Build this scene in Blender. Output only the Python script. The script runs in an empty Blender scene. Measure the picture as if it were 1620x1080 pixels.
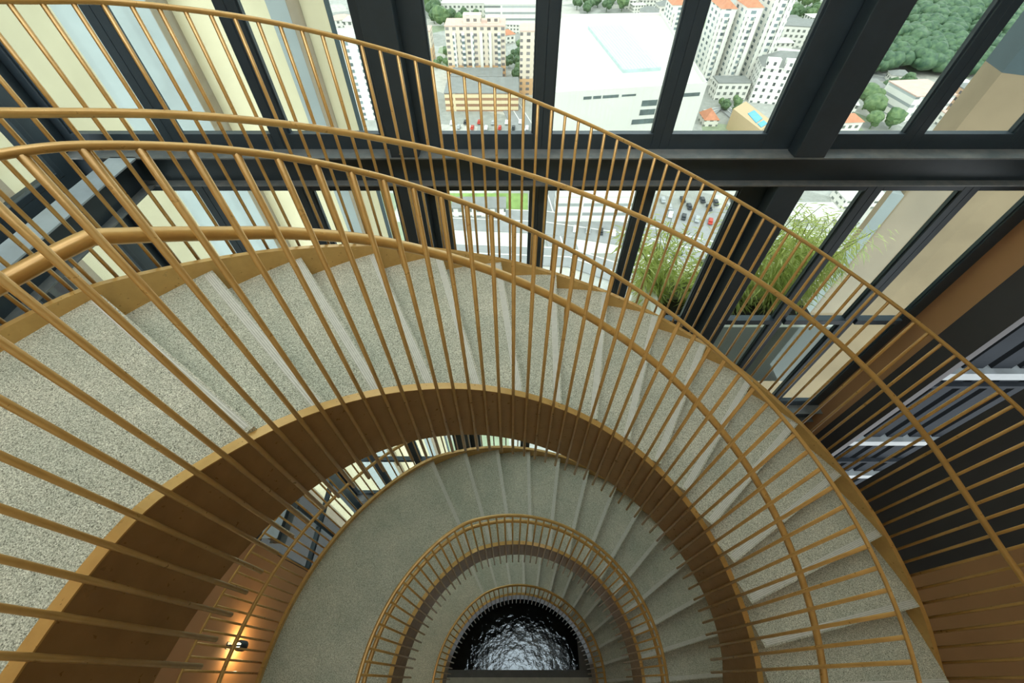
import bpy, bmesh, math, random
from mathutils import Vector, Matrix
random.seed(7)
PI = math.pi
scene = bpy.context.scene
COL = scene.collection

# ------------------------------------------------------------------ camera
F_PX, PITCH = 656.68, 0.88267          # focal length in pixels of the 1620-wide frame, pitch below the horizon
CAM = Vector((-0.2979, 0.1237, 1.5648))
cd = bpy.data.cameras.new('camera'); cam = bpy.data.objects.new('camera', cd); COL.objects.link(cam)
cd.sensor_width = 36.0; cd.lens = F_PX / 1620 * 36.0; cd.clip_start = 0.02; cd.clip_end = 4000
cam.location = CAM; cam.rotation_euler = (PI / 2 - PITCH, 0, 0)
scene.camera = cam
FW = Vector((0, math.cos(PITCH), -math.sin(PITCH))); UPV = Vector((0, math.sin(PITCH), math.cos(PITCH)))

def ray(u, v):
    return FW + Vector((1, 0, 0)) * ((u - 810) / F_PX) + UPV * (-(v - 540) / F_PX)
def on_y(u, v, y):
    d = ray(u, v); return CAM + d * ((y - CAM.y) / d.y)
def on_x(u, v, x):
    d = ray(u, v); return CAM + d * ((x - CAM.x) / d.x)
def on_z(u, v, z):
    d = ray(u, v); return CAM + d * ((z - CAM.z) / d.z)

# ------------------------------------------------------------------ materials
def new_mat(name):
    m = bpy.data.materials.new(name); m.use_nodes = True
    nt = m.node_tree; b = nt.nodes['Principled BSDF']
    return m, nt, b
def ramp(nt, fac, stops, interp='LINEAR'):
    r = nt.nodes.new('ShaderNodeValToRGB'); r.color_ramp.interpolation = interp
    e = r.color_ramp.elements
    while len(e) < len(stops): e.new(0.5)
    for k, (p, c) in enumerate(stops): e[k].position = p; e[k].color = (*c, 1)
    nt.links.new(fac, r.inputs[0]); return r.outputs[0]
def coords(nt, kind='Object', scale=(1, 1, 1)):
    t = nt.nodes.new('ShaderNodeTexCoord'); mp = nt.nodes.new('ShaderNodeMapping')
    mp.inputs['Scale'].default_value = scale
    nt.links.new(t.outputs[kind], mp.inputs[0]); return mp.outputs[0]
def noise(nt, vec, scale, detail=3, rough=0.5):
    n = nt.nodes.new('ShaderNodeTexNoise'); n.inputs['Scale'].default_value = scale
    n.inputs['Detail'].default_value = detail; n.inputs['Roughness'].default_value = rough
    nt.links.new(vec, n.inputs['Vector']); return n.outputs['Fac']
def mixc(nt, fac, a, b, mode='MIX'):
    m = nt.nodes.new('ShaderNodeMix'); m.data_type = 'RGBA'; m.blend_type = mode
    for s, val in ((0, fac), (6, a), (7, b)):
        if hasattr(val, 'is_linked') or hasattr(val, 'links'): nt.links.new(val, m.inputs[s])
        elif s == 0: m.inputs[0].default_value = val
        else: m.inputs[s].default_value = (*val, 1)
    return m.outputs[2]
def bump(nt, b, h, strength, dist):
    n = nt.nodes.new('ShaderNodeBump'); n.inputs['Strength'].default_value = strength; n.inputs['Distance'].default_value = dist
    nt.links.new(h, n.inputs['Height']); nt.links.new(n.outputs[0], b.inputs['Normal'])

def plain(name, c, rough=0.6, metal=0.0, var=0.12, scale=3.0, spec=None):
    m, nt, b = new_mat(name)
    f = noise(nt, coords(nt), scale, 4, 0.6)
    lo = tuple(x * (1 - var) for x in c); hi = tuple(min(1, x * (1 + var)) for x in c)
    nt.links.new(ramp(nt, f, [(0.3, lo), (0.7, hi)]), b.inputs['Base Color'])
    b.inputs['Roughness'].default_value = rough; b.inputs['Metallic'].default_value = metal
    if spec is not None: b.inputs['Specular IOR Level'].default_value = spec
    return m

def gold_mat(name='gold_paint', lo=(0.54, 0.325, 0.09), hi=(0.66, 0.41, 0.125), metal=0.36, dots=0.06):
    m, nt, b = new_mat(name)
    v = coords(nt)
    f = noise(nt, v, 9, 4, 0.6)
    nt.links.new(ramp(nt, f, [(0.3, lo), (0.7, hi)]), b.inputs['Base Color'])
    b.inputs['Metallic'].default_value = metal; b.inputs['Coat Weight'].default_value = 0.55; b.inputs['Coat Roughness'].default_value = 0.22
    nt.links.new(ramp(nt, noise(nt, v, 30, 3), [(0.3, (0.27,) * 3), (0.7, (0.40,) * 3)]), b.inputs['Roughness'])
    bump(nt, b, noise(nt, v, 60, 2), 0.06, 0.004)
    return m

def pebble_mat():
    m, nt, b = new_mat('washed_pebble')
    v = coords(nt)
    vo = nt.nodes.new('ShaderNodeTexVoronoi'); vo.inputs['Scale'].default_value = 300
    nt.links.new(v, vo.inputs['Vector'])
    sp = nt.nodes.new('ShaderNodeSeparateColor'); nt.links.new(vo.outputs['Color'], sp.inputs[0])
    c1 = ramp(nt, sp.outputs[0], [(0.0, (0.13, 0.132, 0.10)), (0.2, (0.33, 0.332, 0.265)), (0.5, (0.505, 0.505, 0.41)), (0.82, (0.645, 0.645, 0.535)), (1.0, (0.85, 0.845, 0.735))])
    big = ramp(nt, noise(nt, v, 2.2, 5, 0.6), [(0.3, (0.80, 0.84, 0.80)), (0.7, (1.06, 1.05, 1.0))])
    nt.links.new(mixc(nt, 1.0, c1, big, 'MULTIPLY'), b.inputs['Base Color'])
    b.inputs['Roughness'].default_value = 0.82; b.inputs['Specular IOR Level'].default_value = 0.3
    bump(nt, b, vo.outputs['Distance'], 0.35, 0.003)
    return m

def steel_mat(name, c, dust=0.0):
    m, nt, b = new_mat(name)
    v = coords(nt)
    col = ramp(nt, noise(nt, v, 4, 5, 0.65), [(0.3, tuple(x * 0.85 for x in c)), (0.7, tuple(x * 1.15 for x in c))])
    if dust:
        d = ramp(nt, noise(nt, v, 7, 6, 0.7), [(0.35, (0,) * 3), (0.7, (dust,) * 3)])
        col = mixc(nt, d, col, (0.30, 0.29, 0.25))
    nt.links.new(col, b.inputs['Base Color'])
    b.inputs['Roughness'].default_value = 0.42; b.inputs['Metallic'].default_value = 0.1
    return m

def glass_mat():
    m = bpy.data.materials.new('window_glass'); m.use_nodes = True; nt = m.node_tree; nt.nodes.clear()
    out = nt.nodes.new('ShaderNodeOutputMaterial'); tr = nt.nodes.new('ShaderNodeBsdfTransparent'); gl = nt.nodes.new('ShaderNodeBsdfGlossy')
    tr.inputs[0].default_value = (0.755, 0.80, 0.785, 1); gl.inputs['Roughness'].default_value = 0.02; gl.inputs[0].default_value = (0.8, 0.95, 0.95, 1)
    lw = nt.nodes.new('ShaderNodeLayerWeight'); lw.inputs[0].default_value = 0.5
    pw = nt.nodes.new('ShaderNodeMath'); pw.operation = 'POWER'; pw.inputs[1].default_value = 5.0; nt.links.new(lw.outputs['Facing'], pw.inputs[0])
    ad = nt.nodes.new('ShaderNodeMath'); ad.operation = 'MULTIPLY_ADD'; ad.inputs[1].default_value = 0.6; ad.inputs[2].default_value = 0.02; nt.links.new(pw.outputs[0], ad.inputs[0])
    mx = nt.nodes.new('ShaderNodeMixShader')
    nt.links.new(ad.outputs[0], mx.inputs[0]); nt.links.new(tr.outputs[0], mx.inputs[1]); nt.links.new(gl.outputs[0], mx.inputs[2]); nt.links.new(mx.outputs[0], out.inputs[0])
    return m

def water_mat():
    m, nt, b = new_mat('pool_water')
    b.inputs['Base Color'].default_value = (0.004, 0.005, 0.007, 1); b.inputs['Roughness'].default_value = 0.03
    b.inputs['IOR'].default_value = 1.9; b.inputs['Specular IOR Level'].default_value = 0.9
    v = coords(nt)
    a = noise(nt, v, 4.5, 4, 0.55)
    bump(nt, b, a, 0.30, 0.05); b.inputs['Specular Tint'].default_value = (0.78, 0.92, 1.0, 1)
    return m

def grid_mat(name, wall, win, sx, sz, fx=0.5, fz=0.5, second=None, rough=0.8):
    """wall with rows and columns of windows, laid out in metres on the wall's own object coordinates"""
    m, nt, b = new_mat(name)
    tc = nt.nodes.new('ShaderNodeTexCoord'); s = nt.nodes.new('ShaderNodeSeparateXYZ'); nt.links.new(tc.outputs['Object'], s.inputs[0])
    def math_(op, a, bb=None):
        n = nt.nodes.new('ShaderNodeMath'); n.operation = op
        for k, x in enumerate((a, bb)):
            if x is None: continue
            if hasattr(x, 'links'): nt.links.new(x, n.inputs[k])
            else: n.inputs[k].default_value = x
        return n.outputs[0]
    g = nt.nodes.new('ShaderNodeNewGeometry'); gn = nt.nodes.new('ShaderNodeSeparateXYZ')
    tr = nt.nodes.new('ShaderNodeVectorTransform'); tr.vector_type = 'NORMAL'; tr.convert_from = 'WORLD'; tr.convert_to = 'OBJECT'
    nt.links.new(g.outputs['Normal'], tr.inputs[0]); nt.links.new(tr.outputs[0], gn.inputs[0])
    use_y = math_('GREATER_THAN', math_('ABSOLUTE', gn.outputs[0]), 0.7)
    h = math_('ADD', math_('MULTIPLY', s.outputs[1], use_y), math_('MULTIPLY', s.outputs[0], math_('SUBTRACT', 1.0, use_y)))
    cx = math_('LESS_THAN', math_('FRACT', math_('ADD', math_('DIVIDE', h, sx), 100.25)), fx)
    cz = math_('LESS_THAN', math_('FRACT', math_('ADD', math_('DIVIDE', s.outputs[2], sz), 100.2)), fz)
    side = math_('LESS_THAN', math_('ABSOLUTE', gn.outputs[2]), 0.5)
    msk = math_('MULTIPLY', math_('MULTIPLY', cx, cz), side)
    wn = nt.nodes.new('ShaderNodeTexWhiteNoise'); wn.noise_dimensions = '2D'
    cmb = nt.nodes.new('ShaderNodeCombineXYZ')
    nt.links.new(math_('FLOOR', math_('ADD', math_('DIVIDE', h, sx), 100.25)), cmb.inputs[0]); nt.links.new(math_('FLOOR', math_('ADD', math_('DIVIDE', s.outputs[2], sz), 100.2)), cmb.inputs[1])
    nt.links.new(cmb.outputs[0], wn.inputs['Vector'])
    wcol = ramp(nt, wn.outputs['Value'], [(0, win), (1, tuple(min(1, x * 2.2 + 0.03) for x in win))])
    base = ramp(nt, noise(nt, coords(nt), 0.12, 4), [(0.3, tuple(x * 0.93 for x in wall)), (0.7, wall)])
    if second:
        band = math_('LESS_THAN', s.outputs[2], second[0]); base = mixc(nt, band, base, second[1])
    nt.links.new(mixc(nt, msk, base, wcol), b.inputs['Base Color']); b.inputs['Roughness'].default_value = rough
    return m

GOLD = gold_mat(); GOLD_SHADE = gold_mat('shaded_gold_paint', (0.28, 0.155, 0.05), (0.35, 0.20, 0.068), 0.25); PEBBLE = pebble_mat()  # second gold is darkened to paint in the shade on the inner stringers
BAND = plain('nosing_band_concrete', (0.48, 0.485, 0.41), 0.8, var=0.12, scale=40)
STRIP = plain('nosing_strip_mortar', (0.72, 0.72, 0.65), 0.75, var=0.1, scale=25)
STEEL = steel_mat('dark_steel', (0.034, 0.053, 0.067)); STEEL_TOP = steel_mat('dusty_lit_steel', (0.115, 0.14, 0.145), 0.5)  # flange steel: same paint lightened for its lit tops, plus a dust stain
GLASS = glass_mat(); WATER = water_mat()
CREAM = plain('cream_render', (0.78, 0.72, 0.50), 0.85, var=0.05, scale=0.9)
BLUEGREY = plain('blue_grey_render', (0.36, 0.415, 0.42), 0.85, var=0.07, scale=0.9)
TAUPE = plain('taupe_render', (0.33, 0.275, 0.20), 0.85, var=0.06)
BEIGE = plain('beige_render', (0.30, 0.23, 0.145), 0.85, var=0.12, scale=0.8)
SLATECLAD = plain('slate_cladding', (0.055, 0.085, 0.095), 0.6, var=0.05)
BROWN = plain('brown_wall_paint', (0.42, 0.225, 0.10), 0.7, var=0.06, scale=1.5)
DARKGREY = plain('dark_grey_wall_paint', (0.045, 0.042, 0.045), 0.7, var=0.08, scale=1.5)
WHITE = plain('white_paint', (0.78, 0.77, 0.71), 0.8, var=0.04)
CEIL = plain('ceiling_paint', (0.7, 0.68, 0.62), 0.8, var=0.03)
STONE = plain('pool_coping_stone', (0.20, 0.205, 0.19), 0.7, var=0.1, scale=6); PAVE = plain('pale_paving', (0.72, 0.71, 0.58), 0.7, var=0.1, scale=6)
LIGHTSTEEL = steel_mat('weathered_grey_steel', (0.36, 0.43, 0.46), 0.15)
SOIL = plain('planter_soil', (0.05, 0.045, 0.04), 0.9)

# ------------------------------------------------------------------ object helpers
def link(name, bm, mat, parent=None, smooth=False, loc=None):
    me = bpy.data.meshes.new(name); bm.to_mesh(me); bm.free()
    for m in (mat if isinstance(mat, (list, tuple)) else [mat]): me.materials.append(m)
    if smooth:
        for p in me.polygons: p.use_smooth = True
    o = bpy.data.objects.new(name, me); COL.objects.link(o)
    if parent: o.parent = parent
    if loc is not None: o.location = loc
    return o
def tag(o, label, cat, group=None, kind=None):
    o['label'] = label; o['category'] = cat
    if group: o['group'] = group
    if kind: o['kind'] = kind
    return o
def thing(name, label, cat, loc=(0, 0, 0), group=None, kind=None, rz=0):
    o = bpy.data.objects.new(name, None); COL.objects.link(o); o.empty_display_size = 0.2
    o.location = loc; o.rotation_euler = (0, 0, rz)
    return tag(o, label, cat, group, kind)
def struct(o, label=None, cat=None):
    o['kind'] = 'structure'
    if label: o['label'] = label
    if cat: o['category'] = cat
    return o
def add_box(bm, x0, y0, z0, x1, y1, z1, bev=0.0):
    r = bmesh.ops.create_cube(bm, size=1)
    for v in r['verts']:
        v.co = Vector(((x0 + x1) / 2 + v.co.x * (x1 - x0), (y0 + y1) / 2 + v.co.y * (y1 - y0), (z0 + z1) / 2 + v.co.z * (z1 - z0)))
    if bev:
        es = list({e for v in r['verts'] for e in v.link_edges})
        bmesh.ops.bevel(bm, geom=es, offset=bev, segments=2, affect='EDGES', profile=0.5)
def box(x0, y0, z0, x1, y1, z1, bev=0.0):
    bm = bmesh.new(); add_box(bm, x0, y0, z0, x1, y1, z1, bev); return bm
def add_tube(bm, pts, r, n=12, cap=True):
    pts = [Vector(p) for p in pts]; rings = []
    for i, p in enumerate(pts):
        t = (pts[min(i + 1, len(pts) - 1)] - pts[max(i - 1, 0)]).normalized()
        ref = Vector((0, 0, 1)) if abs(t.z) < 0.9 else Vector((1, 0, 0))
        a = t.cross(ref).normalized(); b = a.cross(t).normalized()
        rr = r[i] if isinstance(r, (list, tuple)) else r
        rings.append([bm.verts.new(p + a * math.cos(2 * PI * k / n) * rr + b * math.sin(2 * PI * k / n) * rr) for k in range(n)])
    for A, B in zip(rings, rings[1:]):
        for k in range(n): bm.faces.new((A[k], A[(k + 1) % n], B[(k + 1) % n], B[k]))
    if cap: bm.faces.new(rings[0][::-1]); bm.faces.new(rings[-1])
def tube(pts, r, n=12):
    bm = bmesh.new(); add_tube(bm, pts, r, n); bmesh.ops.recalc_face_normals(bm, faces=bm.faces); return bm
def pol(r, deg, z): a = math.radians(deg); return Vector((r * math.cos(a), r * math.sin(a), z))
def interp(tab, x):
    """smooth interpolation through a table of (angle, height)"""
    if x <= tab[0][0]:
        s = (tab[1][1] - tab[0][1]) / (tab[1][0] - tab[0][0]); return tab[0][1] + s * (x - tab[0][0])
    if x >= tab[-1][0]: return tab[-1][1]
    k = max(i for i in range(len(tab)) if tab[i][0] <= x)
    k = min(k, len(tab) - 2)
    def sl(i):
        a, b = max(0, i - 1), min(len(tab) - 1, i + 1); return (tab[b][1] - tab[a][1]) / (tab[b][0] - tab[a][0])
    x0, y0 = tab[k]; x1, y1 = tab[k + 1]; h = x1 - x0; t = (x - x0) / h
    return (2*t**3 - 3*t*t + 1) * y0 + (t**3 - 2*t*t + t) * h * sl(k) + (-2*t**3 + 3*t*t) * y1 + (t**3 - t*t) * h * sl(k + 1)
def frange(a, b, s):
    n = max(1, int(round((b - a) / s))); return [a + (b - a) * i / n for i in range(n + 1)]

# ------------------------------------------------------------------ the spiral stair
RI, RO = 1.673, 3.054                     # edges of the treads
STEP, RIS, NSTEP, LEVEL = 9.57, 0.170, 25, 4.324
PHI = [145.3, 118.7, 118.7]               # where each landing ends and the steps begin
SLOPE = RIS / STEP                        # fall per degree
# heights read along the top flight (angle in degrees, height)
T_RAIL_IN = [(-20, -1.30), (5.5, -0.924), (20, -0.721), (30, -0.581), (40, -0.438), (50, -0.289), (60, -0.133), (70, 0.031), (80, 0.201), (90, 0.377), (100, 0.553), (110, 0.725), (120, 0.886), (130, 1.026), (140, 1.135), (144.5, 1.165), (150, 1.18), (160, 1.19)]
T_HAND_IN = [(-20, -2.32), (5.3, -1.781), (10, -1.685), (20, -1.476), (30, -1.263), (40, -1.051), (50, -0.84), (60, -0.631), (70, -0.422), (80, -0.214), (90, -0.008), (100, 0.195), (110, 0.391), (120, 0.574), (130, 0.730), (135, 0.799), (140, 0.873), (142.4, 0.908), (143.9, 0.930), (144.4, 0.931), (146, 0.930), (151, 0.924), (160, 0.924)]
T_STR_IN = [(-20, -3.06), (4.6, -2.625), (20, -2.356), (30, -2.164), (40, -1.966), (50, -1.768), (60, -1.571), (70, -1.377), (80, -1.184), (90, -0.994), (100, -0.805), (110, -0.618), (120, -0.436), (130, -0.262), (140, -0.104), (150, 0.027), (158, 0.115), (162, 0.132), (170, 0.135), (175, 0.135)]
T_BOT_IN = [(-20, -3.80), (4.8, -3.33), (10, -3.177), (20, -2.952), (30, -2.78), (40, -2.63), (50, -2.477), (60, -2.309), (70, -2.12), (80, -1.911), (90, -1.688), (100, -1.458), (110, -1.233), (120, -1.025), (130, -0.842), (140, -0.692), (150, -0.579), (160, -0.502), (170, -0.45), (175, -0.429)]
T_STR_OUT = [(-20, -3.02), (2.8, -2.598), (10, -2.413), (20, -2.201), (30, -2.022), (40, -1.858), (50, -1.697), (60, -1.532), (70, -1.357), (80, -1.172), (90, -0.978), (100, -0.778), (110, -0.578), (120, -0.382), (130, -0.198), (140, -0.03), (146, 0.06), (152, 0.085)]
T_RAIL_OUT = [(-20, -1.25), (10, -0.84), (26.8, -0.646), (30, -0.612), (40, -0.491), (50, -0.351), (60, -0.192), (70, -0.014), (80, 0.18), (90, 0.386), (100, 0.595), (110, 0.796), (120, 0.975), (130, 1.11), (135.5, 1.156), (145, 1.24), (152, 1.27)]
T_HAND_OUT = [(-8, -1.52), (4, -1.50), (12, -1.46), (17, -1.40), (22.4, -1.301), (30, -1.141), (40, -0.954), (50, -0.781), (60, -0.615), (70, -0.45), (80, -0.278), (90, -0.097), (100, 0.093), (110, 0.29), (120, 0.487), (130, 0.673), (140, 0.833), (146, 0.93), (152, 0.96)]

def lvl_tab(phi, base, h):
    return [(-60, base + h - SLOPE * (phi + 60)), (phi - 8, base + h - SLOPE * 8), (phi + 1, base + h), (phi + 20, base + h)]
def step_z(k):
    return -RIS * k if k <= 15 else -RIS * 15 - (LEVEL - RIS * 15) / (NSTEP - 15) * (k - 15)

def sector(r0, r1, a0, a1, z0, z1, seg=None):
    """solid ring sector between two angles (degrees) and two heights"""
    n = seg or max(1, int(abs(a1 - a0) / 2.5) + 1)
    bm = bmesh.new(); R = []
    for i in range(n + 1):
        a = a0 + (a1 - a0) * i / n
        R.append([bm.verts.new(pol(r0, a, z0)), bm.verts.new(pol(r1, a, z0)), bm.verts.new(pol(r1, a, z1)), bm.verts.new(pol(r0, a, z1))])
    for A, B in zip(R, R[1:]):
        for k in range(4): bm.faces.new((A[k], A[(k + 1) % 4], B[(k + 1) % 4], B[k]))
    bm.faces.new(R[0][::-1]); bm.faces.new(R[-1]); bmesh.ops.recalc_face_normals(bm, faces=bm.faces)
    return bm
def ribbon(r0, r1, a0, a1, top, bot, step=2.0):
    """curved plate whose top and bottom follow two height functions"""
    bm = bmesh.new(); R = []
    for a in frange(a0, a1, step):
        zt, zb = top(a), bot(a)
        R.append([bm.verts.new(pol(r0, a, zb)), bm.verts.new(pol(r1, a, zb)), bm.verts.new(pol(r1, a, zt)), bm.verts.new(pol(r0, a, zt))])
    for A, B in zip(R, R[1:]):
        for k in range(4): bm.faces.new((A[k], A[(k + 1) % 4], B[(k + 1) % 4], B[k]))
    bm.faces.new(R[0][::-1]); bm.faces.new(R[-1]); bmesh.ops.recalc_face_normals(bm, faces=bm.faces)
    return bm

FLIGHT_LABEL = ['topmost flight of the spiral stair, grey pebble treads beside the pale landing at left',
                'middle flight of the spiral stair, grey pebble treads and wide landing seen through the well',
                'lowest flight of the spiral stair, small grey treads circling the dark pool']
for lv in range(3):
    base = -LEVEL * lv; phi = PHI[lv]
    st = thing('staircase_flight', FLIGHT_LABEL[lv], 'staircase', pol(RI, phi, base))
    off = -st.location
    def put(name, bm, mat, parent=st, smooth=False):
        bmesh.ops.translate(bm, vec=off, verts=bm.verts); return link(name, bm, mat, parent, smooth)
    top_end = 215 if lv == 0 else 118.7 + 360 - NSTEP * STEP + (PHI[lv - 1] - 118.7) * 1.0
    put('landing', sector(RI, RO, phi, top_end, base - 0.16, base), PEBBLE)
    def strips(a, z):
        bm = bmesh.new()
        t = Vector((-math.sin(math.radians(a)), math.cos(math.radians(a)), 0)); e = Vector((math.cos(math.radians(a)), math.sin(math.radians(a)), 0))
        def slab(o0, o1, z0, z1, mi):
            q = [e * (RI + 0.02) + t * o0, e * (RO - 0.02) + t * o0, e * (RO - 0.02) + t * o1, e * (RI + 0.02) + t * o1]
            lo = [bm.verts.new(p + Vector((0, 0, z + z0))) for p in q]; hi = [bm.verts.new(p + Vector((0, 0, z + z1))) for p in q]
            fs = [bm.faces.new(hi)] + [bm.faces.new((lo[i], lo[(i + 1) % 4], hi[(i + 1) % 4], hi[i])) for i in range(4)]
            for f in fs: f.material_index = mi
        slab(0.010, 0.058, -0.002, 0.0012, 0)
        for k in range(4): slab(0.016 + 0.0115 * k, 0.016 + 0.0115 * k + 0.003, 0.001, 0.0024, 1)
        bmesh.ops.recalc_face_normals(bm, faces=bm.faces)
        return bm
    put('nosing_strip', strips(phi, base), [BAND, STRIP])
    for k in range(1, NSTEP + 1):
        z = base + step_z(k); a1 = phi - STEP * (k - 1) + 0.25; a0 = phi - STEP * k
        rise = -step_z(k) + step_z(k - 1)
        tr = put('tread', sector(RI, RO, a0, a1, z - rise - 0.03, z, 5), PEBBLE)
        put('nosing_strip', strips(a0, z), [BAND, STRIP], tr)
    if lv == 0:
        ti = lambda a: interp(T_STR_IN, a); bi = lambda a: interp(T_BOT_IN, a); to = lambda a: interp(T_STR_OUT, a)
        a0, a1 = -40, 215
    else:
        tA = lvl_tab(phi, base, 0.0); tB = lvl_tab(phi, base, -0.62); tC = lvl_tab(phi, base, 0.06)
        ti = lambda a: interp(tA, a); bi = lambda a: interp(tB, a); to = lambda a: interp(tC, a)
        a0, a1 = -75, 215
    put('inner_stringer', ribbon(RI - 0.04, RI + 0.001, a0, a1, ti, bi, 1.5), GOLD_SHADE)
    put('stringer_cap', ribbon(RI - 0.044, RI + 0.003, a0, a1, lambda a: ti(a) + 0.004, lambda a: ti(a) - 0.003, 1.5), GOLD)
    put('outer_stringer', ribbon(RO - 0.001, RO + 0.035, a0, a1, to, lambda a: to(a) - 0.42, 1.5), GOLD)

# unseen slab of the flight overhead, added and cut short to shade the right treads
up = lambda a: 0.05 + (a + 95) * SLOPE
struct(link('upper_flight_shade', ribbon(RI - 0.04, RO + 0.035, -92, 52, lambda a: up(a) + 0.15, lambda a: up(a) - 0.35, 3), GOLD), 'unseen stub of the stair flight overhead, added to shade the right treads', 'ceiling')

def balustrade(label, rb, rail_r, rail, foot, pins, angs, hand, hand_off, hand_r, brk, a0, a1, ha0, ha1, r_bal, inner):
    t = thing('balustrade', label, 'balustrade', pol(rb, (a0 + a1) / 2, foot((a0 + a1) / 2)))
    off = -t.location
    def put(name, bm, mat, parent=t, smooth=True):
        bmesh.ops.translate(bm, vec=off, verts=bm.verts); return link(name, bm, mat, parent, smooth)
    put('top_rail', tube([pol(rb, a, rail(a)) for a in frange(a0, a1, 1.25)], rail_r, 12), GOLD)
    sgn = 1 if inner else -1
    for a in angs:
        bm = bmesh.new()
        add_tube(bm, [pol(rb, a, foot(a)), pol(rb, a, rail(a) - rail_r * 0.3)], r_bal, 10)
        for pz in pins(a):
            add_tube(bm, [pol(rb, a, pz), pol(rb + sgn * 0.035, a, pz)], 0.006, 6)
        bmesh.ops.recalc_face_normals(bm, faces=bm.faces)
        put('baluster', bm, GOLD)
    if hand:
        rh = rb + sgn * hand_off
        put('handrail', tube([pol(rh, a, hand(a)) for a in frange(ha0, ha1, 1.0)], hand_r, 14), GOLD)
        for a in brk:
            z = hand(a)
            put('handrail_bracket', tube([pol(rh, a, z - hand_r * 0.6), pol(rh, a, z - 0.065), pol(rh - sgn * 0.012, a, z - 0.085), pol(rb, a, z - 0.115)], 0.007, 8), GOLD)
    return t

IN_A = [3.33 * k + 100.4 for k in range(-34, 26)]
OUT_A = [1.755 * k + 99.3 for k in range(-56, 31)]
balustrade('inner balustrade of the topmost flight, gold bars sweeping closest to the viewer', 1.606, 0.0105,
           lambda a: interp(T_RAIL_IN, a), lambda a: interp(T_BOT_IN, a) - 0.20,
           lambda a: (interp(T_STR_IN, a) - 0.075, interp(T_BOT_IN, a) + 0.06), IN_A,
           lambda a: interp(T_HAND_IN, a), 0.060, 0.0215, (117.1, 90.4, 60.4), -28, 190, -28, 190, 0.0103, True)
balustrade('outer balustrade of the topmost flight, thin gold bars standing against the windows', 3.125, 0.0125,
           lambda a: interp(T_RAIL_OUT, a), lambda a: interp(T_STR_OUT, a) - 0.30,
           lambda a: (interp(T_STR_OUT, a) - 0.05, interp(T_STR_OUT, a) - 0.26), OUT_A,
           lambda a: interp(T_HAND_OUT, a), 0.078, 0.020, (80.0, 48.0, 110.0), -3, 153, 4, 153, 0.0102, False)
for lv, il in ((1, 'inner balustrade of the middle flight, ring of gold bars below the brown band'), (2, 'inner balustrade of the lowest flight, smallest gold ring around the dark pool')):
    phi = PHI[lv]; b = -LEVEL * lv
    tR, tF, tH, tS = lvl_tab(phi, b, 1.36), lvl_tab(phi, b, -0.95), lvl_tab(phi, b, 0.95), lvl_tab(phi, b, 0)
    balustrade(il, 1.606, 0.019, lambda a: interp(tR, a), lambda a: interp(tF, a), lambda a: (interp(tS, a) - 0.07, interp(tS, a) - 0.55),
               IN_A, lambda a: interp(tH, a), 0.060, 0.0215, (100.4, 67.1, 30.5), -40, 190, -40, 190, 0.0103, True)
phi = PHI[1]; b = -LEVEL
uR, uF, uH, uS = lvl_tab(phi, b, 1.36), lvl_tab(phi, b, -0.2), lvl_tab(phi, b, 0.86), lvl_tab(phi, b, 0.06)
balustrade('outer balustrade of the middle flight, gold bars along the wide landing at lower left', 3.125, 0.0125, lambda a: interp(uR, a), lambda a: interp(uF, a),
           lambda a: (interp(uS, a) - 0.05,), [1.755 * k + 92.0 for k in range(0, 62)], lambda a: interp(uH, a), 0.078, 0.020, (150.0, 130.0), 85, 205, 85, 205, 0.0102, False)

# ------------------------------------------------------------------ front facade
YB, YG = 3.60, 3.76
XL, XR = -4.17, 4.90
MULL = [XL, -3.24, -2.295, -1.18, -0.04, 0.995, 2.16, 3.165, 4.09, XR]
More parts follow.
